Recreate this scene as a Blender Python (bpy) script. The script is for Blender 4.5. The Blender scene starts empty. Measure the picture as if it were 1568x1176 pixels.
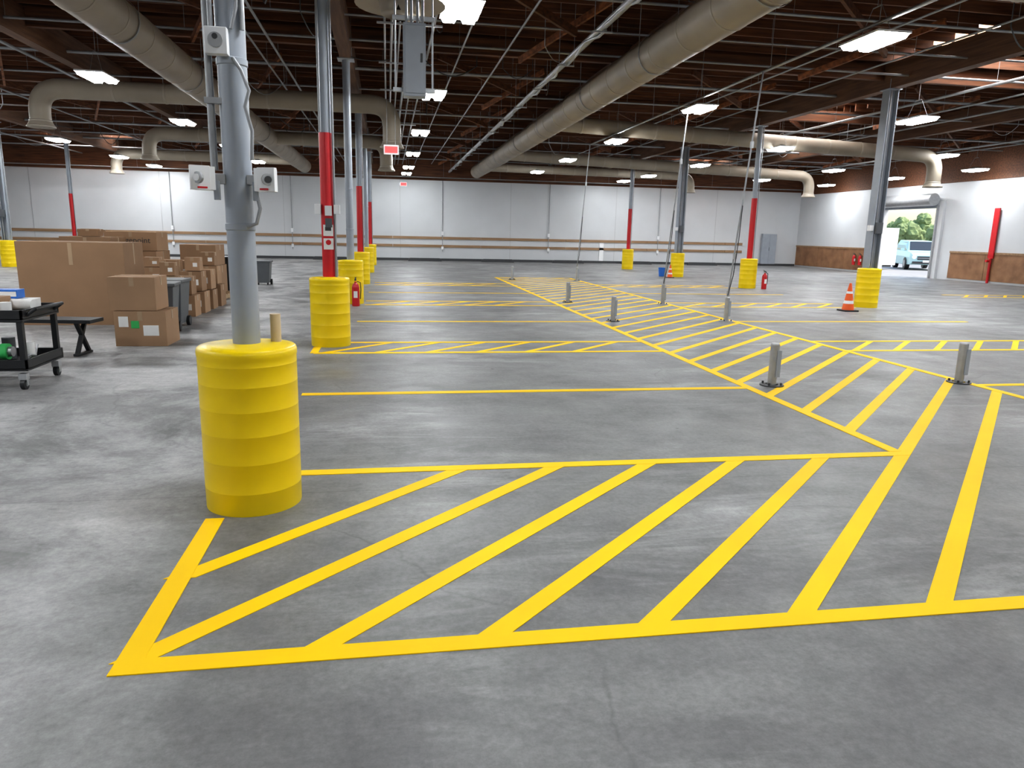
import bpy, math, random, bmesh
from mathutils import Vector, Matrix
random.seed(7)
S=bpy.context.scene
S.view_settings.view_transform='Standard'
try: S.view_settings.look='Medium High Contrast'
except Exception: pass
S.view_settings.exposure=-0.06
# ------------------------------------------------------------ materials
def newmat(name):
    m=bpy.data.materials.new(name); m.use_nodes=True
    nt=m.node_tree; b=nt.nodes['Principled BSDF']
    return m,nt,b
def N(nt,t,**kw):
    n=nt.nodes.new(t)
    for k,v in kw.items(): setattr(n,k,v)
    return n
def simple(name,col,rough=0.5,metal=0.0,var=0.08,scale=6.0,bump=0.0,spec=.5):
    m,nt,b=newmat(name)
    tc=N(nt,'ShaderNodeTexCoord'); no=N(nt,'ShaderNodeTexNoise')
    no.inputs['Scale'].default_value=scale; no.inputs['Detail'].default_value=5
    nt.links.new(tc.outputs['Object'],no.inputs['Vector'])
    mx=N(nt,'ShaderNodeMix',data_type='RGBA')
    mx.inputs[6].default_value=(*[max(0,c*(1-var*2)) for c in col],1)
    mx.inputs[7].default_value=(*[min(1,c*(1+var*2)) for c in col],1)
    nt.links.new(no.outputs[0],mx.inputs[0]); nt.links.new(mx.outputs[2],b.inputs['Base Color'])
    b.inputs['Roughness'].default_value=rough; b.inputs['Metallic'].default_value=metal
    b.inputs['Specular IOR Level'].default_value=spec
    if bump>0:
        bp=N(nt,'ShaderNodeBump'); bp.inputs['Strength'].default_value=bump; bp.inputs['Distance'].default_value=0.01
        nt.links.new(no.outputs[0],bp.inputs['Height']); nt.links.new(bp.outputs[0],b.inputs['Normal'])
    return m
def emis(name,col,st):
    m,nt,b=newmat(name)
    b.inputs['Base Color'].default_value=(*col,1)
    b.inputs['Emission Color'].default_value=(*col,1); b.inputs['Emission Strength'].default_value=st
    return m
def floor_mat():
    m,nt,b=newmat('concrete_floor'); L=nt.links.new
    geo=N(nt,'ShaderNodeNewGeometry')
    def noise(scale,detail,sc=(1,1,1),rot=0,dist=0,rough=.6):
        mp=N(nt,'ShaderNodeMapping'); mp.inputs['Scale'].default_value=sc; mp.inputs['Rotation'].default_value=(0,0,rot)
        L(geo.outputs['Position'],mp.inputs[0])
        n=N(nt,'ShaderNodeTexNoise'); n.inputs['Scale'].default_value=scale; n.inputs['Detail'].default_value=detail
        n.inputs['Distortion'].default_value=dist; n.inputs['Roughness'].default_value=rough
        L(mp.outputs[0],n.inputs['Vector']); return n.outputs[0]
    def ramp(src,stops):
        r=N(nt,'ShaderNodeValToRGB'); L(src,r.inputs[0])
        e=r.color_ramp.elements
        e[0].position=stops[0][0]; e[0].color=(*[stops[0][1]]*3,1)
        e[1].position=stops[-1][0]; e[1].color=(*[stops[-1][1]]*3,1)
        for p,v in stops[1:-1]:
            x=e.new(p); x.color=(v,v,v,1)
        return r.outputs[0]
    def math_(op,a,b_=None,c=None):
        n=N(nt,'ShaderNodeMath',operation=op)
        for i,v in enumerate((a,b_,c)):
            if v is None: continue
            if isinstance(v,(int,float)): n.inputs[i].default_value=v
            else: L(v,n.inputs[i])
        return n.outputs[0]
    big=ramp(noise(.4,6,(1,1.3,1),.2,.8),[(.32,.135),(.5,.17),(.68,.21)])
    streak=ramp(noise(1.1,9,(.5,1.9,1),.12,.7,.72),[(.49,0),(.58,.45),(.68,1)])
    streakmask=ramp(noise(.3,3,(1,1,1)),[(.44,.05),(.58,1)])
    dstreak=ramp(noise(.9,7,(.6,1.5,1),-.35,.6,.65),[(.34,.80),(.5,1)])
    med=ramp(noise(2.8,9,(1,1,1),0,.2,.8),[(.34,.80),(.5,1),(.66,1.18)])
    fine=ramp(noise(30,6,(1,1,1),0,0,.8),[(.32,.80),(.68,1.18)])
    sep=N(nt,'ShaderNodeSeparateXYZ'); L(geo.outputs['Position'],sep.inputs[0])
    lane=N(nt,'ShaderNodeMapRange'); lane.inputs[1].default_value=-.5; lane.inputs[2].default_value=-1.6
    lane.interpolation_type='SMOOTHSTEP'
    wob=math_('MULTIPLY_ADD',noise(.8,4,(1,1,1),0,.5),2.2,-1.1)
    L(math_('ADD',sep.outputs[0],wob),lane.inputs[0])
    lanep=math_('MULTIPLY',lane.outputs[0],ramp(noise(.65,9,(1,1,1),.6,.5,.72),[(.43,.0),(.52,.6),(.62,1)]))
    base=math_('MULTIPLY',math_('MULTIPLY',math_('MULTIPLY',big,med),fine),dstreak)
    st=math_('MULTIPLY',math_('MULTIPLY',streak,streakmask),.17)
    base=math_('ADD',base,math_('MULTIPLY',st,fine))
    base=math_('ADD',base,math_('MULTIPLY',math_('MULTIPLY',math_('MULTIPLY',lanep,.21),med),fine))
    nd=N(nt,'ShaderNodeTexNoise'); nd.inputs['Scale'].default_value=1.6; nd.inputs['Detail'].default_value=6; L(geo.outputs['Position'],nd.inputs['Vector'])
    va=N(nt,'ShaderNodeVectorMath',operation='MULTIPLY_ADD'); L(nd.outputs[1],va.inputs[0]); va.inputs[1].default_value=(.5,.5,0); L(geo.outputs['Position'],va.inputs[2])
    vo=N(nt,'ShaderNodeTexVoronoi',feature='DISTANCE_TO_EDGE'); vo.inputs['Scale'].default_value=.23; L(va.outputs[0],vo.inputs['Vector'])
    crack=ramp(vo.outputs[0],[(.0002,.78),(.0008,1)])
    cm=ramp(noise(.5,2,(1,1,1)),[(.48,0),(.56,1)])
    crackf=math_('SUBTRACT',1.0,math_('MULTIPLY',math_('SUBTRACT',1.0,crack),cm))
    vp=N(nt,'ShaderNodeTexVoronoi'); vp.inputs['Scale'].default_value=1.1; L(geo.outputs['Position'],vp.inputs['Vector'])
    pit=ramp(vp.outputs['Distance'],[(.012,.3),(.03,1)])
    def joint(o,off):
        fr=math_('ABSOLUTE',math_('SUBTRACT',math_('WRAP',math_('ADD',o,off),6.1,0.0),3.05))
        return ramp(fr,[(.003,.75),(.007,1)])
    base=math_('MULTIPLY',base,crackf); base=math_('MULTIPLY',base,pit)
    base=math_('MULTIPLY',base,joint(sep.outputs[1],-1.35))
    cc=N(nt,'ShaderNodeCombineColor'); L(math_('MULTIPLY',base,1.0),cc.inputs[0]); L(math_('MULTIPLY',base,1.005),cc.inputs[1]); L(math_('MULTIPLY',base,1.0),cc.inputs[2])
    L(cc.outputs[0],b.inputs['Base Color'])
    L(ramp(noise(1.2,5,(1,1,1),.3,.5),[(.3,.40),(.7,.60)]),b.inputs['Roughness'])
    b.inputs['Specular IOR Level'].default_value=.45
    bp=N(nt,'ShaderNodeBump'); bp.inputs['Strength'].default_value=.2; bp.inputs['Distance'].default_value=.01
    L(math_('MULTIPLY',noise(14,6),crackf),bp.inputs['Height']); L(bp.outputs[0],b.inputs['Normal'])
    return m
def wood_mat(name,c1,c2,sc=(1,14,14),rough=.7):
    m,nt,b=newmat(name); L=nt.links.new
    tc=N(nt,'ShaderNodeTexCoord'); mp=N(nt,'ShaderNodeMapping'); mp.inputs['Scale'].default_value=sc; L(tc.outputs['Object'],mp.inputs[0])
    n=N(nt,'ShaderNodeTexNoise'); n.inputs['Scale'].default_value=1.2; n.inputs['Detail'].default_value=7; L(mp.outputs[0],n.inputs['Vector'])
    r=N(nt,'ShaderNodeValToRGB'); L(n.outputs[0],r.inputs[0])
    r.color_ramp.elements[0].position=.3; r.color_ramp.elements[0].color=(*c1,1)
    r.color_ramp.elements[1].position=.7; r.color_ramp.elements[1].color=(*c2,1)
    L(r.outputs[0],b.inputs['Base Color']); b.inputs['Roughness'].default_value=rough
    return m
def wall_mat():
    m,nt,b=newmat('painted_wall'); L=nt.links.new
    geo=N(nt,'ShaderNodeNewGeometry')
    n=N(nt,'ShaderNodeTexNoise'); n.inputs['Scale'].default_value=.6; n.inputs['Detail'].default_value=5; L(geo.outputs['Position'],n.inputs['Vector'])
    mx=N(nt,'ShaderNodeMix',data_type='RGBA'); mx.inputs[6].default_value=(.45,.465,.48,1); mx.inputs[7].default_value=(.58,.595,.61,1)
    L(n.outputs[0],mx.inputs[0]); L(mx.outputs[2],b.inputs['Base Color']); b.inputs['Roughness'].default_value=.5
    return m
M={}
M['floor']=floor_mat()
M['wall']=wall_mat()
M['deck']=wood_mat('roof_deck_wood',(.08,.026,.009),(.30,.105,.035),(1,9,9))
M['joist']=wood_mat('roof_joist_wood',(.055,.022,.010),(.16,.062,.025),(1,14,14))
M['glulam']=wood_mat('glulam_wood',(.07,.033,.018),(.14,.07,.036),(14,1,14))
M['well']=wood_mat('skylight_well_wood',(.55,.28,.14),(.75,.45,.27),(3,3,3))
M['ply']=wood_mat('plywood_brown',(.17,.085,.04),(.29,.155,.08),(2,2,2),.55)
M['board']=wood_mat('bumper_board',(.22,.135,.07),(.33,.21,.12),(1,8,8),.6)
M['yellow']=simple('yellow_guard_paint',(.82,.60,.006),.34,0,.05,3,0,.4)
M['stripe']=simple('yellow_line_paint',(1.0,.60,.0),.6,0,.06,1.6,0,.2)
M['steel']=simple('grey_column_paint',(.30,.33,.37),.38,0,.07,4)
M['galv']=simple('galvanized_steel',(.42,.43,.44),.45,.7,.1,10)
M['conduit']=simple('conduit_steel',(.30,.31,.32),.5,.5,.1,8)
M['dark']=simple('dark_steel',(.055,.057,.06),.5,.2,.1,8)
M['red']=simple('red_paint',(.50,.012,.018),.38,0,.06,4)
M['duct']=simple('duct_beige',(.31,.27,.215),.5,0,.12,1.5)
M['ductseam']=simple('duct_seam',(.34,.30,.245),.5,0,.1,1.5)
M['white']=simple('white_plastic',(.75,.76,.77),.35,0,.03,5)
M['beige']=simple('beige_pipe',(.55,.45,.30),.5,0,.06,5)
M['grey']=simple('grey_plastic',(.10,.107,.115),.5,0,.06,5)
M['card']=simple('cardboard',(.37,.235,.14),.8,0,.08,2.5)
M['card2']=simple('cardboard_dark',(.28,.172,.098),.8,0,.08,2.5)
M['tape']=simple('packing_tape',(.40,.285,.18),.35,0,.04,5)
M['label']=simple('paper_label',(.8,.8,.78),.6,0,.04,9)
M['green']=simple('green_label',(.05,.45,.12),.6,0,.05,9)
M['blue']=simple('blue_plastic',(.03,.16,.55),.4,0,.05,9)
M['black']=simple('black_plastic',(.015,.016,.018),.45,0,.1,9)
M['orange']=simple('cone_orange',(.80,.12,.015),.45,0,.05,5)
M['pallet']=wood_mat('pallet_wood',(.28,.19,.10),(.42,.3,.18),(3,3,3))
M['asphalt']=simple('asphalt',(.24,.24,.24),.8,0,.12,1.5)
M['leaf']=simple('tree_foliage',(.20,.26,.11),.8,0,.35,1.4,.6)
M['carp']=simple('car_paint',(.42,.62,.64),.25,.1,.02,3)
M['glass']=simple('dark_glass',(.03,.04,.05),.08,0,.02,3)
M['lamp']=emis('led_lens',(.95,.975,1),95)
M['sky']=emis('skylight_lens',(.85,.93,1),18)
M['exit']=emis('exit_sign_red',(1,.03,.03),3)
M['headl']=simple('headlight_glass',(.8,.8,.8),.1,0,.02,3)
M['bark']=simple('tree_bark',(.1,.07,.045),.9,0,.2,5)

# ------------------------------------------------------------ mesh builder
class MB:
    def __init__(s): s.v=[];s.f=[];s.m=[];s.s=[];s.mats=[]
    def mi(s,k):
        if k not in s.mats: s.mats.append(k)
        return s.mats.index(k)
    def add(s,vs,fs,k,sm=False):
        o=len(s.v); s.v+= [tuple(x) for x in vs]; i=s.mi(k)
        for f in fs: s.f.append([o+j for j in f]); s.m.append(i); s.s.append(sm)
    def box(s,c,d,k,rz=0,rot=None):
        x,y,z=[q/2 for q in d]
        vs=[Vector(p) for p in ((-x,-y,-z),(x,-y,-z),(x,y,-z),(-x,y,-z),(-x,-y,z),(x,-y,z),(x,y,z),(-x,y,z))]
        R=rot if rot is not None else Matrix.Rotation(rz,3,'Z')
        vs=[R@p+Vector(c) for p in vs]
        s.add(vs,[(0,3,2,1),(4,5,6,7),(0,1,5,4),(1,2,6,5),(2,3,7,6),(3,0,4,7)],k)
    def bx(s,x0,x1,y0,y1,z0,z1,k): s.box(((x0+x1)/2,(y0+y1)/2,(z0+z1)/2),(x1-x0,y1-y0,z1-z0),k)
    def beam(s,p,q,w,d,k):
        p=Vector(p);q=Vector(q);a=(q-p); l=a.length;a.normalize()
        up=Vector((0,0,1)) if abs(a.z)<.95 else Vector((0,1,0))
        b=a.cross(up).normalized(); c=b.cross(a)
        R=Matrix((a,b,c)).transposed()
        s.box((p+q)/2,(l,w,d),k,rot=R)
    def lathe(s,prof,c,k,seg=32,axis=None,smooth=True):
        c=Vector(c); R=Matrix.Identity(3)
        if axis is not None: R=Vector((0,0,1)).rotation_difference(Vector(axis)).to_matrix()
        for i in range(len(prof)-1):
            (r0,z0),(r1,z1)=prof[i],prof[i+1]
            vs=[];fs=[]
            for j in range(seg):
                a=2*math.pi*j/seg
                vs.append(R@Vector((r0*math.cos(a),r0*math.sin(a),z0))+c)
                vs.append(R@Vector((r1*math.cos(a),r1*math.sin(a),z1))+c)
            if r0<1e-6:
                vs=[R@Vector((0,0,z0))+c]+vs[1::2]; fs=[(0,1+j,1+(j+1)%seg) for j in range(seg)]
            elif r1<1e-6:
                vs=[R@Vector((0,0,z1))+c]+vs[0::2]; fs=[(0,1+(j+1)%seg,1+j) for j in range(seg)]
            else:
                fs=[(2*j,2*((j+1)%seg),2*((j+1)%seg)+1,2*j+1) for j in range(seg)]
            s.add(vs,fs,k,smooth)
    def lathe_smooth(s,prof,c,k,seg=48):
        c=Vector(c); vs=[Vector((r*math.cos(2*math.pi*j/seg),r*math.sin(2*math.pi*j/seg),z))+c for r,z in prof for j in range(seg)]
        fs=[(i*seg+j,i*seg+(j+1)%seg,(i+1)*seg+(j+1)%seg,(i+1)*seg+j) for i in range(len(prof)-1) for j in range(seg)]
        s.add(vs,fs,k,True)
    def cyl(s,p,q,r,k,seg=14,r2=None):
        p=Vector(p);q=Vector(q);l=(q-p).length; r2=r if r2 is None else r2
        s.lathe([(0,0),(r,0),(r,0),(r2,l),(r2,l),(0,l)],p,k,seg,(q-p).normalized())
    def tube(s,pts,r,k,seg=10,caps=True):
        pts=[Vector(p) for p in pts]; n=len(pts)
        t=[]
        for i in range(n):
            a=pts[min(i+1,n-1)]-pts[max(i-1,0)]; t.append(a.normalized())
        up=Vector((0,0,1)) if abs(t[0].z)<.9 else Vector((1,0,0))
        u=t[0].cross(up).normalized(); vs=[]
        for i in range(n):
            if i: u=(t[i-1].rotation_difference(t[i]).to_matrix()@u).normalized()
            w=t[i].cross(u)
            for j in range(seg):
                a=2*math.pi*j/seg; vs.append(pts[i]+(u*math.cos(a)+w*math.sin(a))*r)
        fs=[(i*seg+j,i*seg+(j+1)%seg,(i+1)*seg+(j+1)%seg,(i+1)*seg+j) for i in range(n-1) for j in range(seg)]
        s.add(vs,fs,k,True)
        if caps:
            s.add(vs[:seg],[tuple(range(seg))[::-1]],k); s.add(vs[-seg:],[tuple(range(seg))],k)
    def mesh(s,name):
        me=bpy.data.meshes.new(name); me.from_pydata(s.v,[],s.f)
        for k in s.mats: me.materials.append(M[k])
        me.polygons.foreach_set('material_index',s.m); me.polygons.foreach_set('use_smooth',s.s); me.update()
        return me
    def obj(s,name,loc=(0,0,0),rz=0,parent=None,bevel=0):
        o=bpy.data.objects.new(name,s.mesh(name)); S.collection.objects.link(o)
        o.location=loc; o.rotation_euler=(0,0,rz)
        if parent: o.parent=parent
        if bevel:
            b=o.modifiers.new('bev','BEVEL'); b.width=bevel; b.segments=2; b.limit_method='ANGLE'; b.angle_limit=.7
        return o
def empty(name,loc=(0,0,0),rz=0):
    e=bpy.data.objects.new(name,None); S.collection.objects.link(e); e.location=loc; e.rotation_euler=(0,0,rz); e.empty_display_size=.2
    return e
def arc(p0,corner,p1,r,n=7):
    p0,c,p1=Vector(p0),Vector(corner),Vector(p1)
    a=(p0-c).normalized();b=(p1-c).normalized()
    s=c+a*r; e=c+b*r; out=[]
    for i in range(n+1):
        t=i/n; out.append((1-t)**2*s+2*t*(1-t)*c+t*t*e)
    return out

# ------------------------------------------------------------ room shell
XL,XR,YB,YF=-24.0,24.3,-8.0,41.0
ZD=5.9
b=MB(); b.bx(XL-.2,XR+.2,YB-.2,YF+.2,-.2,0,'floor'); b.obj('floor')
b=MB(); b.bx(XL-.2,XR+.2,YF,YF+.2,0,ZD,'wall'); b.obj('wall_far')
b=MB(); b.bx(XL-.2,XL,YB,YF,0,ZD,'wall'); b.obj('wall_left')
b=MB(); b.bx(XL-.2,XR+.2,YB-.2,YB,0,ZD,'wall'); b.obj('wall_back')
DY0,DY1,DZ=29.6,33.3,3.1
b=MB(); b.bx(XR,XR+.2,YB,DY0,0,ZD,'wall'); b.bx(XR,XR+.2,DY1,YF,0,ZD,'wall'); b.bx(XR,XR+.2,DY0,DY1,DZ,ZD,'wall'); b.obj('wall_right')
b=MB(); b.bx(XL,XR-.05,YF-.04,YF,4.3,ZD,'joist'); b.obj('trim_far_ledger')
b=MB(); b.bx(XR-.04,XR,YB,YF-.05,4.15,ZD,'joist'); b.obj('trim_right_ledger')
b=MB()
for z in (.80,1.24): 
    x=XL+.05
    while x<20.8:
        x2=min(x+4.85,20.8); b.bx(x,x2-.02,YF-.05,YF,z-.07,z+.07,'board'); x=x2
b.obj('trim_far_rub_rails')
b=MB(); b.bx(XL,XR-.1,YF-.14,YF,0,.13,'dark'); b.obj('baseboard_far')
b=MB()
for x in (-17.6,-11.5,-5.4,.7,6.8,12.9,19.0): b.bx(x-.012,x+.012,YF-.006,YF,.13,4.3,'galv')
b.bx(12.0,12.25,YF-.05,YF,.13,1.15,'white')
b.obj('trim_far_panel_joints')
b=MB()
def wains(y0,y1):
    y=y0
    while y<y1-.01:
        y2=min(y+2.44,y1); b.bx(XR-.03,XR,y+.008,y2-.008,.08,1.16,'ply'); y=y2
    b.bx(XR-.06,XR,y0,y1,1.16,1.24,'board')
wains(33.75,40.95); wains(12,28.6)
b.obj('trim_right_wainscot')
b=MB()
b.bx(XR-.12,XR,DY0-.35,DY0,0,DZ+.3,'wall'); b.bx(XR-.12,XR,DY1,DY1+.35,0,DZ+.3,'wall'); b.bx(XR-.12,XR,DY0,DY1,DZ,DZ+.3,'steel')
b.bx(XR-.2,XR-.12,DY0-.1,DY0-.02,0,DZ+.1,'galv'); b.bx(XR-.2,XR-.12,DY1+.02,DY1+.1,0,DZ+.1,'galv')
b.cyl((XR-.42,DY0-.1,DZ+.35),(XR-.42,DY1+.1,DZ+.35),.27,'galv',24)
b.obj('door_1')

# ------------------------------------------------------------ roof
holes=[(12.0,14.6,21.4,23.4),(11.6,15.2,13.6,16.0),(16.6,20.2,29.0,31.0),(15.5,19.0,37.0,38.6),(-15.5,-12,37.6,39.2),(-15,-12,24.0,25.6)]
xs=sorted({XL-.2,XR+.2,*[h[0] for h in holes],*[h[1] for h in holes]}); ys=sorted({YB-.2,YF+.2,*[h[2] for h in holes],*[h[3] for h in holes]})
b=MB()
for i in range(len(xs)-1):
    for j in range(len(ys)-1):
        cx=(xs[i]+xs[i+1])/2; cy=(ys[j]+ys[j+1])/2
        if any(h[0]<cx<h[1] and h[2]<cy<h[3] for h in holes): continue
        b.bx(xs[i],xs[i+1],ys[j],ys[j+1],ZD,ZD+.12,'deck')
b.obj('ceiling')
for n,h in enumerate(holes):
    b=MB(); t=.05; H=.6
    b.bx(h[0]-t,h[0],h[2],h[3],ZD,ZD+H,'well'); b.bx(h[1],h[1]+t,h[2],h[3],ZD,ZD+H,'well')
    b.bx(h[0]-t,h[1]+t,h[2]-t,h[2],ZD,ZD+H,'well'); b.bx(h[0]-t,h[1]+t,h[3],h[3]+t,ZD,ZD+H,'well')
    b.bx(h[0]-t,h[1]+t,h[2]-t,h[3]+t,ZD+H,ZD+H+.04,'sky')
    nb=int((h[1]-h[0])/.6)
    for i in range(1,nb): 
        x=h[0]+(h[1]-h[0])*i/nb; b.bx(x-.02,x+.02,h[2],h[3],ZD+.42,ZD+.55,'well')
    b.obj('window_skylight_%d'%(n+1))
b=MB(); y=YB+.3
while y<YF-.1:
    segs=[(XL,XR)]
    for h in holes:
        if h[2]-.04<y<h[3]+.04:
            ns=[]
            for a,c in segs:
                if h[0]>a and h[1]<c: ns+=[(a,h[0]-.06),(h[1]+.06,c)]
                else: ns.append((a,c))
            segs=ns
    for a,c in segs: b.bx(a+.05,c-.05,y-.025,y+.025,ZD-.28,ZD,'joist')
    y+=.61
b.obj('ceiling_joists')
b=MB()
for x in (-19.1,-13.0,-6.9,-.8,5.4,11.6,17.7): b.bx(x-.12,x+.12,YB+.05,YF-.06,ZD-.85,ZD-.28,'glulam')
b.obj('ceiling_girders')
b=MB()
for yy in (-1.8,4.3,10.4,16.4,22.4,28.4,34.5):
    for x0,x1 in ((XL+.06,-19.23),(-18.97,-13.13),(-12.87,-7.03),(-6.77,-.93),(-.67,5.27),(5.53,11.47),(11.73,17.57),(17.83,XR-.06)):
        b.bx(x0,x1,yy-.07,yy+.07,ZD-.62,ZD-.29,'joist')
    for x in (-10,-4,2.3,8.5,14.6,20.5):
        b.beam((x-1.1,yy+1.5,ZD-.35),(x+1.1,yy+3.3,ZD-.75),.06,.14,'joist')
        b.beam((x+1.6,yy+2.4,ZD-.35),(x+.4,yy+5.2,ZD-.85),.05,.12,'deck')
b.obj('ceiling_crossbeams')

# ------------------------------------------------------------ floor markings
b=MB()
W=.10
def hline(x0,x1,y,z=.004,w=W): b.bx(x0,x1,y-w/2,y+w/2,0,z,'stripe')
def vline(x,y0,y1,z=.005,w=W): b.bx(x-w/2,x+w/2,y0,y1,0,z,'stripe')
def para(vs,z):
    vt=[(a,c,z) for a,c,_ in vs]
    b.add(vs+vt,[(0,3,2,1),(4,5,6,7),(0,1,5,4),(1,2,6,5),(2,3,7,6),(3,0,4,7)],'stripe')
def diag(x0,y0,x1,y1,z=.003,w=W):
    h=w/math.sqrt(2); para([(x0-h,y0,0),(x0+h,y0,0),(x1+h,y1,0),(x1-h,y1,0)],z)
def diagv(x0,y0,x1,y1,z=.003,w=W):
    h=w/math.sqrt(2); para([(x0,y0-h,0),(x1,y1-h,0),(x1,y1+h,0),(x0,y0+h,0)],z)
NX0,NY0,NY1=-.97,2.6,4.78
WX0,WX1,WY1=3.87,6.65,26.4
hline(NX0-.05,WX1,NY0,.004); vline(NX0,NY0+.05,4.03,.004)
hline(-.8,WX0+.05,NY1,.004)
vline(WX0,NY1+.05,WY1); vline(WX1,NY0,WY1)
hline(WX0,WX1,WY1,.004)
k=0
while True:
    c=-.88-.68*k
    if -c+WX1>WY1+3.5: break
    if k<=4: 
        if k!=0: diag(max(c+NY0,NX0),max(NY0,NX0-c),c+NY1,NY1)
        else: diag(c+NY0,NY0,c+NY1,NY1)
    elif k==5: diag(NX0,NX0-c,c+NY1,NY1)
    x0,x1=WX0,WX1
    if x1-c>WY1: x1=WY1+c
    if x1-x0>.25: diagv(x0,x0-c,x1,x1-c,.0025)
    k+=1
diag(-.2+NY0,NY0,WX1,WX1+.2,.0035); diag(.48+NY0,NY0,WX1,WX1-.48,.0035); diag(1.16+NY0,NY0,WX1,WX1-1.16,.0035)
def hatch(x0,x1,y0,y1,step=.68):
    hline(x0,x1,y0); hline(x0,x1,y1,.0045)
    x=x0+.1
    while x+(y1-y0)<x1:
        diag(x,y0,x+(y1-y0),y1,.003,.085); x+=step
hatch(NX0,WX0-.05,9.68,10.6); hatch(WX1+.05,13.5,9.62,10.55)
vline(NX0,9.68,10.2,.0035)
hline(-.85,WX0-.05,7.2); hline(WX1+.05,14,7.15)
hline(-.55,WX0-.05,13.12); hline(WX1+.05,11.8,13.18)
hatch(-.5,WX0-.05,16.1,17.0); hatch(WX1+.05,11.2,16.0,16.95)
hline(-.5,WX0-.05,19.4); hline(WX1+.05,11.4,19.7)
hatch(-.4,WX0-.05,22.1,23.1); hatch(WX1+.05,11.2,22.2,23.1)
hatch(17.0,21.5,19.3,20.1)
b.obj('painted_floor_stripes')

# ------------------------------------------------------------ columns
def guard(parent,r=.27,h=.94,seed=0):
    b=MB(); rnd=random.Random(seed)
    pr=[(r*.99,0),(r*.995,.01)]
    for q in (.13,.30,.46,.60,.74,.85):
        rr=r*(1+rnd.uniform(-.001,.001))
        pr+=[(rr,q-.0025),(rr+.0006,q-.001),(rr+.0006,q+.001),(rr,q+.0025)]
    pr+=[(r,h-.055),(r*1.012,h-.045),(r*1.012,h-.022),(r*.995,h-.006),(r*.96,h+.001),(r*.7,h+.008),(.075,h+.014)]
    b.lathe_smooth(pr,(0,0,0),'yellow',72)
    return b.obj('yellow_guard',parent=parent)
def column(x,y,kind,r=.075,top=None):
    e=empty('support_column',(x,y,0)); top=top or ZD-.85
    guard(e,.27,.94,int(x*10+y))
    b=MB()
    if kind=='pipe':
        b.cyl((0,0,0),(0,0,top),r,'steel',32)
        for z in (1.6,2.45): b.lathe([(r,z-.02),(r+.005,z-.015),(r+.005,z+.015),(r,z+.02)],(0,0,0),'steel',32)
    elif kind=='red':
        b.cyl((0,0,0),(0,0,top),.08,'steel',28)
        b.cyl((0,0,.9),(0,0,2.85),.087,'red',28)
        b.cyl((.1,-.05,.9),(.1,-.05,top),.016,'conduit',8)
    else:
        b.box((-.11,0,top/2),(.02,.26,top),'steel'); b.box((.11,0,top/2),(.02,.26,top),'steel'); b.box((0,0,top/2),(.2,.02,top),'steel')
        b.cyl((.17,-.03,.9),(.17,-.03,top),.02,'conduit'); b.cyl((-.05,-.09,.9),(-.05,-.09,top),.022,'conduit')
        b.box((0,-.16,1.9),(.16,.07,.26),'grey'); b.box((-.17,-.08,1.9),(.1,.1,.13),'white')
    b.box((0,0,top-.01),(.34,.34,.02),'steel'); b.box((0,-.13,top+.1),(.26,.012,.22),'steel')
    b.obj('steel_post',parent=e)
    return e
c1=column(-.8,4.3,'pipe')
b=MB()
b.cyl((-.115,-.02,1.9),(-.115,-.02,5.0),.02,'conduit'); b.cyl((-.085,-.065,2.55),(-.085,-.065,5.0),.014,'conduit')
b.cyl((.07,-.06,2.6),(.07,-.06,5.0),.012,'conduit')
for z in (2.25,2.95,3.6): b.box((-.09,-.03,z),(.1,.05,.03),'galv')
b.obj('conduit',parent=c1)
b=MB()
b.box((-.05,-.1,2.53),(.11,.06,.13),'white'); b.cyl((-.05,-.13,2.53),(-.05,-.145,2.53),.036,'galv',20); b.cyl((-.05,-.145,2.545),(-.05,-.15,2.545),.014,'dark',12)
b.obj('outlet_box',parent=c1,bevel=.006)
for sx in (-1,1):
    b=MB()
    b.box((sx*.155,-.07,1.85),(.09,.09,.12),'white',rz=-sx*.35)
    b.box((sx*.155+sx*.015,-.12,1.85),(.1,.03,.125),'white',rz=-sx*.35)
    b.cyl((sx*.17,-.135,1.85),(sx*.178,-.15,1.85),.03,'galv' ,18); b.cyl((sx*.178,-.148,1.85),(sx*.181,-.156,1.85),.018,'dark' if sx>0 else 'white',14)
    b.box((sx*.155,-.138,1.80),(.05,.004,.01),'red',rz=-sx*.35)
    b.box((sx*.09,-.04,1.85),(.07,.04,.05),'galv'); b.box((sx*.1,-.06,1.79),(.03,.03,.1),'steel')
    b.obj('horn_strobe',parent=c1,bevel=.006)
b=MB()
b.tube([(.02,-.08,2.46),(.06,-.09,2.40),(.095,-.09,2.3),(.07,-.088,2.22),(.1,-.085,2.1),(.09,-.075,1.95)],.01,'conduit',8)
b.tube([(.1,-.06,1.8),(.12,-.07,1.7),(.1,-.085,1.62),(.05,-.09,1.6)],.01,'conduit',8)
b.tube([(.02,-.08,2.6),(.05,-.09,2.7),(.06,-.06,2.9)],.009,'conduit',8)
b.cyl((.15,.08,.93),(.15,.08,1.11),.03,'beige',18)
b.obj('cable',parent=c1)
c2=column(-.8,10.42,'red')
b=MB(); b.box((-.12,-.06,1.86),(.08,.1,.13),'white'); b.box((.02,-.1,1.84),(.09,.04,.13),'white'); b.box((.02,-.1,1.68),(.09,.012,.12),'grey')
b.box((.01,-.092,1.58),(.13,.01,.15),'label'); b.box((.01,-.092,1.40),(.13,.01,.15),'label'); b.cyl((.01,-.096,1.42),(.01,-.1,1.42),.035,'red',18); b.box((.01,-.099,1.6),(.08,.004,.05),'dark')
b.box((.13,-.04,1.86),(.08,.08,.12),'white')
b.cyl((-.06,-.09,2.85),(-.06,-.09,5.0),.018,'conduit')
b.obj('sign_and_boxes',parent=c2)
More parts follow.
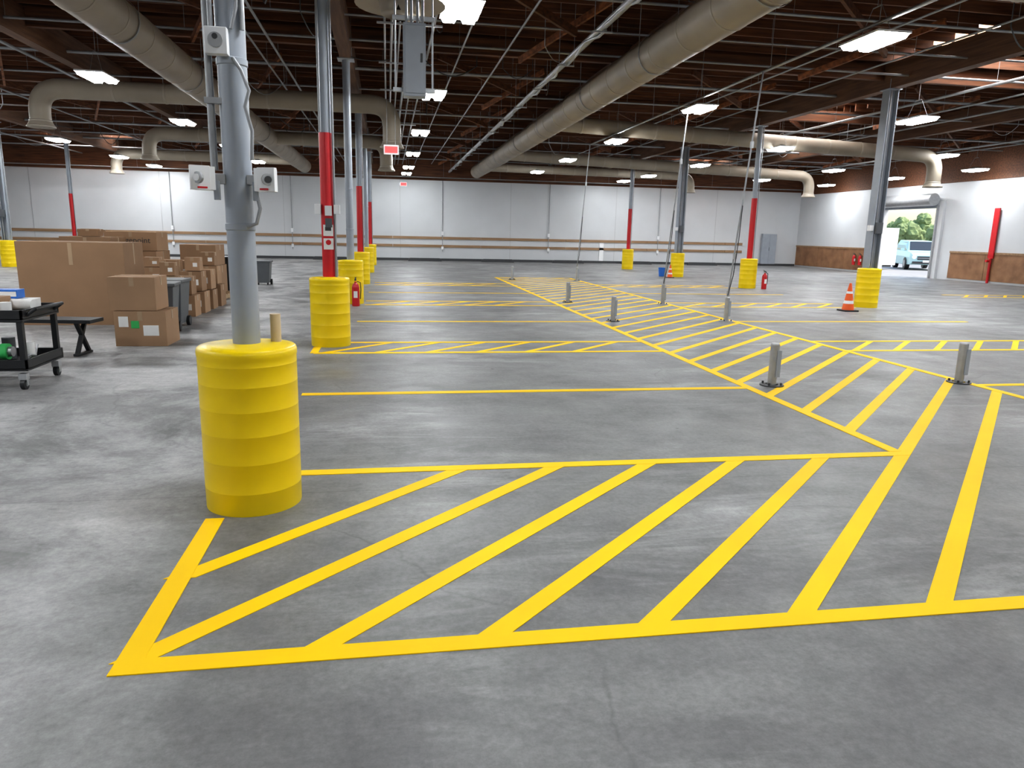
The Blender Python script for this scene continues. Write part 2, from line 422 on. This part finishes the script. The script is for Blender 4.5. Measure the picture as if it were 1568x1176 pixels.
column(-.8,16.45,'pipe',.08); column(-.8,22.5,'red'); column(-.78,28.7,'pipe',.08); column(-.78,34.8,'red')
column(11.6,16.2,'h'); column(11.6,22.3,'red'); column(11.6,28.3,'h'); column(11.5,34.3,'red')
column(-13.6,29.5,'h'); column(-13.4,34.9,'red'); column(-13.4,23.4,'h'); column(-13.4,17.2,'red')
column(-.8,-1.8,'pipe')

# ------------------------------------------------------------ lights
def bay(z):
    b=MB()
    b.box((0,0,.065),(.52,.92,.03),'white'); b.box((0,0,.11),(.16,.3,.06),'dark')
    for sx in (-1,1):
        x0,x1=sx*.135-.105,sx*.135+.105; y0,y1=-.44,.44; t=.03
        vs=[(x0,y0,.05),(x1,y0,.05),(x1,y1,.05),(x0,y1,.05),(x0+t,y0+t,-.01),(x1-t,y0+t,-.01),(x1-t,y1-t,-.01),(x0+t,y1-t,-.01)]
        b.add(vs,[(7,6,5,4),(0,1,5,4),(1,2,6,5),(2,3,7,6),(3,0,4,7)],'lamp')
    top=ZD-.28-z
    for sx in (-1,1): b.cyl((0,sx*.38,.06),(0,sx*.1,.5),.004,'conduit',6)
    b.cyl((0,.1,.5),(0,-.1,.5),.008,'conduit',6); b.cyl((0,0,.5),(0,0,top),.006,'conduit',6)
    return b.mesh('high_bay_light')
bm_=bay(4.4)
LX=[-17.2,-11.3,-5.6,1.0,7.0,12.5,18.4]; LY=[-2,4.1,10.3,16.4,22.6,28.8,34.8]
for x in LX:
    for y in LY:
        o=bpy.data.objects.new('high_bay_light',bm_); S.collection.objects.link(o); o.location=(x,y,4.4)
for x,y in ((-11.2,39.3),(23.0,26.4),(23.0,31.2),(23.0,36.5),(1.0,38.6),(12.5,38.6)):
    o=bpy.data.objects.new('high_bay_light',bm_); S.collection.objects.link(o); o.location=(x,y,4.4)

# ------------------------------------------------------------ ducts
def duct_run(b,pts,r,seamstep=1.25):
    b.tube(pts,r,'duct',28)
    pts=[Vector(p) for p in pts]
    for i in range(len(pts)-1):
        d=pts[i+1]-pts[i]; l=d.length
        if l<1.0: continue
        n=int(l/seamstep)
        for j in range(1,n+1):
            p=pts[i]+d*(j/(n+1)); dd=d.normalized()
            b.lathe([(r,-.03),(r+.008,-.025),(r+.008,.025),(r,.03)],p,'ductseam',28,dd)
def branch(b,p0,p1,zdrop,r=.23,fl=1.25):
    p0=Vector(p0);p1=Vector(p1); end=Vector((p1.x,p1.y,zdrop))
    duct_run(b,[p0]+arc(p0,p1,end,.55,8)+[end],r)
    b.lathe([(r,.0),(r*1.06,-.02),(r*1.06,-.05),(r*fl,-.13),(r*fl*1.08,-.15),(r*fl*1.08,-.18),(r*fl*.8,-.16),(r*.8,-.12),(r*.6,-.17),(0,-.17)],end,'ductseam',28)
    for f in (.3,.75):
        q=p0.lerp(p1,f); b.cyl(q+Vector((0,0,r)),(q.x,q.y,ZD-.02),.008,'conduit',6)
def hang(b,x,z,r,ys):
    for y in ys:
        b.lathe([(r+.015,-.02),(r+.02,-.02),(r+.02,.02),(r+.015,.02)],(x,y,z),'conduit',28,(0,1,0))
        for s in (-1,1): b.cyl((x+s*(r+.01),y,z),(x+s*(r+.01),y,ZD-.02),.007,'conduit',6)
b=MB(); duct_run(b,[(-4.1,-7,4.7),(-4.1,39.5,4.7)],.33); hang(b,-4.1,4.7,.33,[2,6,9,13,17,22,26,31,36])
branch(b,(-4.1,10,4.75),(.2,10,4.8),4.55,.25,2.1)
branch(b,(-4.1,19.8,4.72),(.15,19.8,4.72),3.85); branch(b,(-4.1,19.8,4.72),(-8.1,19.8,4.72),4.0)
branch(b,(-4.1,28,4.72),(.0,28,4.72),3.9); branch(b,(-4.1,28,4.72),(-8.1,28,4.72),4.0)
branch(b,(-4.1,36.2,4.7),(-11.9,36.2,4.7),4.0)
b.obj('ventilation_duct')
b=MB(); duct_run(b,[(4.7,-7,4.72),(4.7,39.5,4.72)],.33); hang(b,4.7,4.72,.33,[2,6,9,13,17,22,26,31,36])
branch(b,(4.7,9.1,4.95),(17,9.1,4.95),4.3)
branch(b,(4.7,22.6,4.9),(18.3,22.8,4.44),3.6); branch(b,(4.7,32,4.88),(19.3,32,4.45),3.7)
branch(b,(4.7,36.5,4.72),(15.4,36.5,4.62),4.0,.2)
b.obj('ventilation_duct')

# ------------------------------------------------------------ conduits & pipes
b=MB()
b.tube([(3.35,-6,4.78),(3.35,40.8,4.78)],.05,'galv',12); b.tube([(3.47,-6,4.83),(3.47,40.8,4.83)],.02,'conduit')
y=-5
while y<40:
    b.box((3.35,y,4.70),(.32,.04,.02),'galv'); b.cyl((3.22,y,4.7),(3.22,y,ZD-.02),.006,'conduit',6); b.cyl((3.5,y,4.7),(3.5,y,ZD-.02),.006,'conduit',6); y+=2.4
    pts=[(3.35+.05*math.sin(i*.9+y),y-2.4+i*.3,4.78-.05+.025*math.cos(i*1.7+y)) for i in range(9)]
    b.tube(pts,.025,'galv',8)
b.obj('conduit_rack')
b=MB()
for i,(x,z,r) in enumerate(((.0,5.05,.02),(.12,5.05,.025),(.26,5.07,.02),(.42,5.05,.03),(.6,5.08,.02),(.85,5.1,.025),(1.5,5.12,.02),(2.4,5.16,.02),(-2.2,5.16,.025),(-2.5,5.08,.02),(-7.5,5.1,.035),(-10.2,5.1,.025),(-15,5.05,.03),(8.6,5.17,.02),(10.2,5.2,.02),(13.6,5.12,.035),(15.2,5.15,.025),(16.4,5.12,.03),(21.0,5.0,.035),(22.4,5.1,.02))):
    b.tube([(x,-7.5,z),(x,40.9,z)],r,'conduit',8)
    y=-6+(i%5)*.5
    while y<40:
        b.cyl((x,y,z),(x,y,ZD-.02),.005,'conduit',5); y+=3.05
for y in range(-5,40,3): b.box((.42,y+.3,5.0),(1.1,.04,.03),'galv')
b.obj('conduit_run')
b=MB()
for i,(y,z,r) in enumerate(((6.2,5.22,.02),(8.6,5.22,.02),(12.0,5.22,.025),(13.8,5.22,.02),(15.5,5.22,.025),(18.2,5.24,.035),(20.6,5.22,.025),(24.3,5.22,.035),(26.5,5.22,.025),(30.2,5.24,.04),(33.2,5.22,.03),(35.4,5.24,.035),(38.8,5.2,.03),(40.2,4.4,.025))):
    b.tube([(XL+.1,y,z),(XR-.1,y,z)],r,'conduit',8)
    x=-22+(i%4)*.6
    while x<23.5:
        b.cyl((x,y,z),(x,y,ZD-.02),.005,'conduit',5); x+=3.05
b.obj('sprinkler_pipes')
b=MB(); rnd=random.Random(5)
for i in range(60):
    x=rnd.uniform(-16,20); y=rnd.uniform(6,38); dx=rnd.uniform(-1.6,1.6); dy=rnd.uniform(-2,2); sag=rnd.uniform(.05,.4)
    pts=[(x+dx*t/8,y+dy*t/8,5.15-sag*math.sin(math.pi*t/8)) for t in range(9)]
    b.tube([(x,y,ZD-.1)]+pts+[(x+dx,y+dy,ZD-.1)],rnd.uniform(.008,.014),'dark' if i%3 else 'conduit',6)
b.obj('hanging_cables')
b=MB(); b.box((0,0,.40),(.26,.2,.80),'steel'); b.box((0,-.105,.40),(.22,.012,.74),'steel'); b.box((.08,-.115,.42),(.025,.01,.1),'dark')
for x in (-.09,-.03,.04,.1): b.cyl((x,0,.80),(x,0,1.85),.016,'conduit',8)
b.box((0,.12,.9),(.5,.04,.05),'galv'); b.cyl((-.22,.12,.1),(-.22,.12,2.6),.012,'galv',8); b.cyl((.22,.12,.1),(.22,.12,2.6),.012,'galv',8); b.box((0,.12,.1),(.5,.04,.05),'galv')
b.obj('electrical_cabinet',(.34,9.2,3.15),bevel=.006)
def exits(x,y,z,drop):
    b=MB(); b.box((0,0,0),(.36,.05,.22),'white'); b.box((0,-.027,0),(.30,.004,.15),'exit')
    if drop: b.cyl((-.1,0,.1),(-.1,0,drop),.006,'conduit',6); b.cyl((.1,0,.1),(.1,0,drop),.006,'conduit',6)
    b.obj('exit_sign',(x,y,z))
exits(.12,18.5,3.5,1.7); exits(.9,YF-.08,4.05,0)

# ------------------------------------------------------------ charger stub posts with tall conduits
def stub(x,y,pole):
    b=MB()
    b.lathe([(0,0),(.13,0),(.13,.012),(.07,.014)],(0,0,0),'dark' if not pole else 'galv',24)
    for a in range(4): b.cyl((.1*math.cos(a*1.57+.78),.1*math.sin(a*1.57+.78),.01),(.1*math.cos(a*1.57+.78),.1*math.sin(a*1.57+.78),.04),.012,'dark',8)
    b.lathe([(.048,.01),(.048,.46),(.041,.475),(.0,.48)],(0,0,0),'galv',24)
    b.box((.03,-.05,.25),(.05,.012,.3),'steel')
    if pole:
        tx,tz=pole
        b.cyl((0,0,.46),(0,0,.6),.03,'galv',14)
        b.tube([(0,0,.55),(tx,0,tz)],.016,'conduit',10)
        b.tube([(-.02,-.03,.5),(.05,-.05,.9),(tx*.3,-.06,1.6),(tx*.4,-.03,2.2)],.008,'black',8)
        b.box((tx*.2,-.02,1.25),(.06,.05,.1),'galv')
        b.box((tx*.7,0,tz*.72),(.05,.05,.12),'galv')
    b.obj('charger_post_stub',(x,y,0))
stub(4.2,7.31,None); stub(6.56,7.31,None); stub(4.2,13.2,None); stub(4.24,16.94,None); stub(4.28,25.2,None)
stub(6.5,13.22,(.33,4.59)); stub(6.5,16.6,(.33,4.59)); stub(6.55,24.98,(.28,4.59))
b=MB(); b.tube([(6.85,-6,4.6),(6.85,25.1,4.6)],.026,'galv',10)
for y in range(-5,25,3): b.cyl((6.85,y,4.6),(6.85,y,ZD-.02),.006,'conduit',6)
b.obj('overhead_conduit')

# ------------------------------------------------------------ cone, extinguishers, bins
def cone(x,y,s=1):
    b=MB(); b.box((0,0,.02*s),(.38*s,.38*s,.04*s),'black')
    b.lathe([(.15*s,.04*s),(.125*s,.2*s)],(0,0,0),'orange',28); b.lathe([(.126*s,.2*s),(.109*s,.28*s)],(0,0,0),'white',28)
    b.lathe([(.108*s,.28*s),(.078*s,.46*s)],(0,0,0),'orange',28); b.lathe([(.079*s,.46*s),(.068*s,.52*s)],(0,0,0),'white',28)
    b.lathe([(.067*s,.52*s),(.028*s,.72*s),(.02*s,.73*s),(.0,.73*s)],(0,0,0),'orange',28)
    b.obj('traffic_cone',(x,y,0))
cone(10.45,15.2,.88); cone(11.0,27.5,.7)
def exting(x,y,z=0):
    b=MB(); b.lathe([(0,0),(.075,0),(.08,.02),(.08,.4),(.06,.46),(.028,.49),(.025,.52),(0,.52)],(0,0,0),'red',24)
    b.box((0,0,.55),(.04,.12,.025),'dark'); b.box((0,.03,.58),(.03,.14,.015),'dark',rot=Matrix.Rotation(.25,3,'X'))
    b.tube([(.03,0,.52),(.1,0,.5),(.11,0,.35),(.095,0,.15)],.01,'black',8); b.box((0,-.081,.25),(.08,.004,.14),'label')
    b.obj('fire_extinguisher',(x,y,z))
exting(-.68,15.85); exting(11.95,21.85)
b=MB(); b.lathe([(0,0),(.11,0),(.15,.34),(.155,.35),(.14,.35),(.10,.03),(0,.03)],(0,0,0),'blue',24); b.obj('plastic_bucket',(11.0,28.4,0))
for yy in (34.6,35.1): exting(XR-.16,yy,.35)
b=MB(); b.box((0,0,0),(.9,.18,1.75),'steel'); b.box((-.22,-.095,0),(.42,.012,1.65),'steel'); b.box((.22,-.095,0),(.42,.012,1.65),'steel'); b.box((.0,-.11,0),(.02,.02,.2),'dark'); b.box((0,0,-.93),(.8,.16,.12),'dark')
b.obj('electrical_cabinet',(22.4,YF-.14,.99))
b=MB(); b.box((0,0,2.0),(.05,.26,2.0),'red'); b.cyl((0,0,0),(0,0,1.0),.05,'red'); b.cyl((-.06,0,.9),(-.2,0,.9),.05,'red')
b.obj('fire_riser_pipe',(XR-.09,26.3,0))
def wallcond(x,top=4.3):
    b=MB(); b.cyl((0,0,.5),(0,0,top),.018,'conduit',8); b.box((0,-.02,1.5),(.12,.08,.2),'white'); b.box((0,-.02,.7),(.12,.08,.16),'white')
    b.box((0,-.01,3.2),(.1,.04,.03),'galv')
    b.obj('wall_conduit',(x,YF-.05,0))
for x in (-19.5,-11.0,-5.0,3.0,9.0,15.5): wallcond(x)
b=MB(); b.box((0,0,.07),(1.8,.16,.14),'dark'); b.box((0,0,.15),(1.6,.1,.03),'dark')
wm=b.mesh('wheel_stop')
for x in (-14,-9,-3,2,6,10,14,18): 
    o=bpy.data.objects.new('wheel_stop',wm); S.collection.objects.link(o); o.location=(x,40.2,0)

# ------------------------------------------------------------ boxes etc on left
def cbox(x0,x1,y0,y1,z0,z1,mat='card',rz=0,label=True,text=None,green=False):
    sx,sy,sz=x1-x0,y1-y0,z1-z0
    b=MB(); b.box((0,0,sz/2),(sx,sy,sz),mat)
    b.box((0,0,sz+.0015),(sx*.98,.06,.003),'tape') ; b.box((0,-sy/2-.0015,sz*.86),(.06,.003,sz*.26),'tape')
    b.box((sx/2+.0015,0,sz*.86),(.003,.06,sz*.26),'tape')
    b.box((0,0,sz+.004),(sx*.96,.006,.003),'card2')
    if label: b.box((sx*.2,-sy/2-.002,sz*.45),(min(.2,sx*.3),.004,min(.14,sz*.3)),'label')
    if green: b.box((-sx*.1,-sy/2-.003,sz*.62),(.1,.004,.1),'green'); b.box((-sx*.32,-sy/2-.003,sz*.7),(.12,.004,.14),'label')
    o=b.obj('cardboard_box',((x0+x1)/2,(y0+y1)/2,z0),rz,bevel=.006)
    if text:
        c=bpy.data.curves.new('box_print','FONT'); c.body=text; c.size=sz*.42; c.align_x='CENTER'; c.extrude=.001; c.materials.append(M['dark'])
        t=bpy.data.objects.new('box_print',c); S.collection.objects.link(t); t.parent=o; t.location=(0,-sy/2-.004,sz*.42); t.rotation_euler=(math.pi/2,0,0)
    return o
def pallet(x,y,sx=1.2,sy=1.0,rz=0):
    b=MB()
    for i in range(3): b.box((-sx/2+.05+i*(sx-.1)/2,0,.06),(.09,sy,.09),'pallet')
    n=max(7,int(sy/.15))
    for i in range(n): b.box((0,-sy/2+.05+i*(sy-.1)/(n-1),.115),(sx,.09,.02),'pallet')
    for i in range(3): b.box((0,-sy/2+.05+i*(sy-.1)/2,.0075),(sx,.09,.015),'pallet')
    b.obj('wooden_pallet',(x,y,0),rz)
cbox(-5.72,-4.15,12.6,13.55,0,1.31,'card2',label=False)
cbox(-3.60,-2.95,10.35,10.95,0,.47,'card',green=True); cbox(-3.64,-3.06,10.36,10.92,.478,.92,'card',label=False)
cbox(-6.0,-5.12,14.9,15.75,0,1.36,'card2',label=False); cbox(-5.75,-5.4,15.1,15.4,1.368,1.5,'card2',label=False)
pallet(-5.1,16.4,1.2,1.1)
cbox(-5.62,-4.62,15.9,16.85,.128,1.08,'card'); cbox(-5.58,-4.6,15.92,16.7,1.088,1.46,'card',label=False,text='chargepoint')
pallet(-4.05,17.5,.95,1.1)
cbox(-4.48,-3.7,17.0,17.95,.128,.75,'card2'); cbox(-4.46,-3.72,17.02,17.9,.758,1.2,'card2',label=False)
pallet(-4.5,14.85,1.1,1.2)
cbox(-5.0,-4.55,14.35,14.9,.128,.62); cbox(-4.98,-4.6,14.38,14.85,.628,.95,'card2'); cbox(-4.95,-4.7,14.4,14.7,.958,1.12,'card')
cbox(-4.5,-4.02,14.35,14.85,.128,.52,'card2'); cbox(-4.48,-4.1,14.38,14.8,.528,.84,'card'); cbox(-4.42,-4.15,14.42,14.7,.848,1.02,'card')
cbox(-4.95,-4.5,14.98,15.4,.128,.7,'card'); cbox(-4.42,-4.0,14.95,15.4,.128,.95,'card2')
for i,(x,y,z,s) in enumerate(((-3.72,13.4,0,.42),(-3.7,13.4,.41,.36),(-3.7,13.38,.76,.24),(-3.62,14.0,0,.4),(-3.64,14.0,.39,.34),(-3.6,14.6,0,.42),(-3.62,14.6,.41,.38),(-3.6,14.62,.78,.26),(-3.6,15.3,0,.4),(-3.62,15.3,.39,.4),(-3.6,15.9,0,.46),(-3.62,15.9,.45,.38),(-3.62,15.9,.82,.28),(-4.15,15.95,0,.5),(-4.15,15.95,.485,.45))):
    cbox(x-s/2,x+s/2,y-s/2,y+s/2,z,z+s*.94,'card' if i%2 else 'card2')
def bin_(x,y,rz=0,s=1,k='grey'):
    b=MB()
    w0,d0,w1,d1,h=.22*s,.25*s,.28*s,.33*s,.85*s
    vs=[(-w0,-d0,.06),(w0,-d0,.06),(w0,d0,.06),(-w0,d0,.06),(-w1,-d1,h),(w1,-d1,h),(w1,d1,h),(-w1,d1,h)]
    b.add(vs,[(0,3,2,1),(4,5,6,7),(0,1,5,4),(1,2,6,5),(2,3,7,6),(3,0,4,7)],k)
    b.box((0,0,h+.02),(w1*2+.05,d1*2+.05,.05),k); b.box((0,d1+.05,h),(w1*1.6,.05,.04),'black')
    for sx in (-1,1): b.cyl((sx*w0,.2*s,.08),(sx*(w0+.05),.2*s,.08),.08,'black',20); b.box((sx*w0*.8,-.2*s,.04),(.05,.05,.08),'black')
    b.obj('wheeled_bin',(x,y,0),rz,bevel=.012)
bin_(-3.38,11.65,.1,.85); bin_(-3.45,12.45,.0,.85); bin_(-3.5,21.8,0,.75); bin_(-3.75,18.8,0,1,'black')
e=empty('utility_cart',(-3.95,7.98,0))
b=MB()
def tray(z):
    b.box((0,0,z),(1.0,.8,.025),'black')
    for sy in (-1,1): b.box((0,sy*.39,z+.05),(1.0,.02,.09),'black')
    for sx in (-1,1): b.box((sx*.49,0,z+.05),(.02,.8,.09),'black')
tray(.2); tray(.74-.06)
for sx in (-1,1):
    for sy in (-1,1): b.box((sx*.46,sy*.36,.44),(.05,.05,.5),'black')
b.tube([(.5,-.3,.72),(.58,-.3,.78),(.58,.3,.78),(.5,.3,.72)],.018,'black',10)
b.obj('cart_frame',parent=e,bevel=.006)
b=MB()
for sx in (-1,1):
    for sy in (-1,1):
        b.cyl((sx*.44-.02,sy*.36,.055),(sx*.44+.02,sy*.36,.055),.055,'black',20); b.cyl((sx*.44-.024,sy*.36,.055),(sx*.44+.024,sy*.36,.055),.025,'galv',12)
        b.box((sx*.44,sy*.36,.13),(.07,.07,.06),'galv'); b.box((sx*.44-.03,sy*.36,.09),(.006,.04,.1),'galv'); b.box((sx*.44+.03,sy*.36,.09),(.006,.04,.1),'galv')
b.obj('casters',parent=e)
b=MB(); b.box((.0,-.15,.79),(.46,.34,.18),'card'); b.box((.12,.2,.77),(.5,.3,.12),'label',rz=.15)
b.cyl((-.3,.12,.80),(.44,.0,.79),.055,'label',16); b.box((.1,.26,.88),(.24,.16,.09),'blue'); b.box((.1,.178,.88),(.22,.006,.05),'label'); b.cyl((.3,-.25,.70),(.3,-.25,.84),.05,'label',16); b.cyl((-.32,-.2,.7),(-.32,-.2,.92),.045,'dark',14)
b.obj('supplies_upper',parent=e,bevel=.005)
b=MB(); b.box((-.2,.0,.31),(.34,.4,.18),'grey'); b.cyl((.2,-.2,.35),(.26,-.2,.35),.08,'green',20); b.cyl((.16,-.2,.35),(.3,-.2,.35),.05,'galv',16); b.cyl((.1,.15,.22),(.1,.15,.44),.06,'grey',16); b.cyl((.3,.1,.22),(.3,.1,.4),.06,'label',16); b.box((.05,-.05,.28),(.14,.2,.12),'dark'); b.tube([(.35,-.3,.24),(.4,-.1,.3),(.36,.1,.26),(.3,.3,.34)],.012,'galv',8)
b.obj('supplies_lower',parent=e,bevel=.005)
b=MB(); b.box((0,0,.43),(1.5,.34,.045),'black')
for sx in (-.55,.55):
    b.beam((sx,-.14,0.02),(sx,.1,.41),.05,.04,'black'); b.beam((sx,.14,.02),(sx,-.1,.41),.05,.04,'black'); b.box((sx,0,.02),(.06,.36,.03),'black')
b.obj('bench',(-4.3,9.75,0),-.12,bevel=.006)

# ------------------------------------------------------------ outside
b=MB(); b.bx(XR+.2,120,-30,140,-.15,-.02,'asphalt'); b.obj('ground')
b=MB(); b.box((0,0,1.3),(2.3,6.5,2.1),'white'); b.box((0,0,.2),(2.0,6.2,.12),'dark')
for yy in (-1.6,-.7,2.2):
    for sx in (-1,1): b.cyl((sx*.85,yy,.22),(sx*1.1,yy,.22),.24,'black',20)
for i in range(6): b.box((-1.16,-3.0+i*1.2,1.3),(.03,.04,2.0),'galv')
b.obj('cargo_trailer',(27.9,41.6,0))
def suv(x,y,rz):
    e=empty('parked_car',(x,y,0),rz)
    b=MB()
    def loft(secs,k,sm=False):
        n=len(secs); vs=[]
        for (yy,w,z0,z1,t) in secs: vs+=[(-w,yy,z0),(w,yy,z0),(w,yy,z0+(z1-z0)*.6),(w*t,yy,z1),(-w*t,yy,z1),(-w,yy,z0+(z1-z0)*.6)]
        fs=[]
        for i in range(n-1):
            for j in range(6): fs.append((i*6+j,i*6+(j+1)%6,(i+1)*6+(j+1)%6,(i+1)*6+j))
        fs.append((5,4,3,2,1,0)); fs.append(tuple((n-1)*6+j for j in range(6)))
        b.add(vs,fs,k,sm)
    loft([(-2.3,.72,.4,.82,.95),(-2.2,.86,.3,.98,.93),(-1.2,.92,.28,1.08,.92),(1.9,.92,.28,1.1,.92),(2.25,.85,.35,1.05,.92)],'carp')
    loft([(-1.3,.8,1.0,1.08,.9),(-.55,.78,1.0,1.66,.8),(1.6,.78,1.0,1.7,.82),(2.15,.78,1.0,1.15,.9)],'carp')
    b.obj('body',parent=e,bevel=.04)
    b=MB(); 
    b.add([(-.68,-1.27,1.12),(.68,-1.27,1.12),(.58,-.64,1.62),(-.58,-.64,1.62)],[(0,1,2,3)],'glass')
    for s in (-1,1): b.add([(s*.80,-1.0,1.12),(s*.80,1.6,1.12),(s*.70,1.5,1.58),(s*.69,-.5,1.58)],[(0,1,2,3)],'glass')
    b.obj('windows',parent=e)
    b=MB()
    b.box((0,-2.3,.68),(.9,.06,.2),'dark'); b.box((0,-2.33,.68),(.9,.02,.03),'galv'); b.box((0,-2.28,.42),(1.4,.08,.14),'dark')
    for s in (-1,1):
        b.cyl((s*.62,-2.24,.74),(s*.62,-2.33,.74),.12,'headl',20); b.box((s*1.0,-.95,1.15),(.18,.1,.14),'carp')
    b.box((0,-2.34,.5),(.32,.01,.12),'label')
    b.obj('front_trim',parent=e)
    b=MB()
    for s in (-1,1):
        for yy in (-1.45,1.4):
            b.cyl((s*.7,yy,.35),(s*.94,yy,.35),.35,'black',28); b.cyl((s*.94,yy,.35),(s*.955,yy,.35),.2,'galv',20)
    b.obj('wheels',parent=e)
suv(31.6,39.9,-.45)
rnd=random.Random(11)
def tree(x,y,s):
    b=MB(); b.cyl((0,0,-.1),(0,0,2.2*s),.18*s,'bark',12,.1*s)
    for i in range(9):
        c=Vector((rnd.uniform(-1.3,1.3)*s,rnd.uniform(-1.3,1.3)*s,(2.2+rnd.uniform(0,2.6))*s)); r=rnd.uniform(.8,1.4)*s
        bm=bmesh.new(); bmesh.ops.create_icosphere(bm,subdivisions=3,radius=r)
        vs=[(v.co*(1+rnd.uniform(-.14,.14)))+c for v in bm.verts]; fs=[tuple(v.index for v in f.verts) for f in bm.faces]; bm.free()
        b.add(vs,fs,'leaf')
    b.obj('tree',(x,y,-.02))
for i in range(12):
    t=i/11; tree(64+rnd.uniform(-4,4),66+t*36,rnd.uniform(.6,.95))
b=MB(); b.bx(46,46.3,40,110,-.02,1.1,'wall'); b.obj('low_wall')

# ------------------------------------------------------------ world + sun
w=bpy.data.worlds.new('world'); S.world=w; w.use_nodes=True; nt=w.node_tree
bg=nt.nodes['Background']; sk=nt.nodes.new('ShaderNodeTexSky')
try:
    sk.sky_type='NISHITA'; sk.sun_disc=False; sk.sun_elevation=math.radians(48); sk.sun_rotation=math.radians(120); sk.air_density=1.2; sk.dust_density=2
except Exception: pass
nt.links.new(sk.outputs[0],bg.inputs[0]); bg.inputs[1].default_value=.38
sl=bpy.data.lights.new('sun','SUN'); sl.energy=5; sl.angle=.01; sl.color=(1,.95,.86)
so=bpy.data.objects.new('sun',sl); S.collection.objects.link(so)
so.rotation_euler=Vector((.55,-.35,.9)).to_track_quat('Z','Y').to_euler()
# ------------------------------------------------------------ camera
cd=bpy.data.cameras.new('camera'); cam=bpy.data.objects.new('camera',cd); S.collection.objects.link(cam)
cd.sensor_width=36; cd.sensor_fit='HORIZONTAL'; cd.lens=25.485; cd.clip_start=.05; cd.clip_end=500
cam.location=(0,0,1.6); cam.rotation_euler=[math.radians(a) for a in (78.229,-1.234,-9.557)]
S.camera=cam
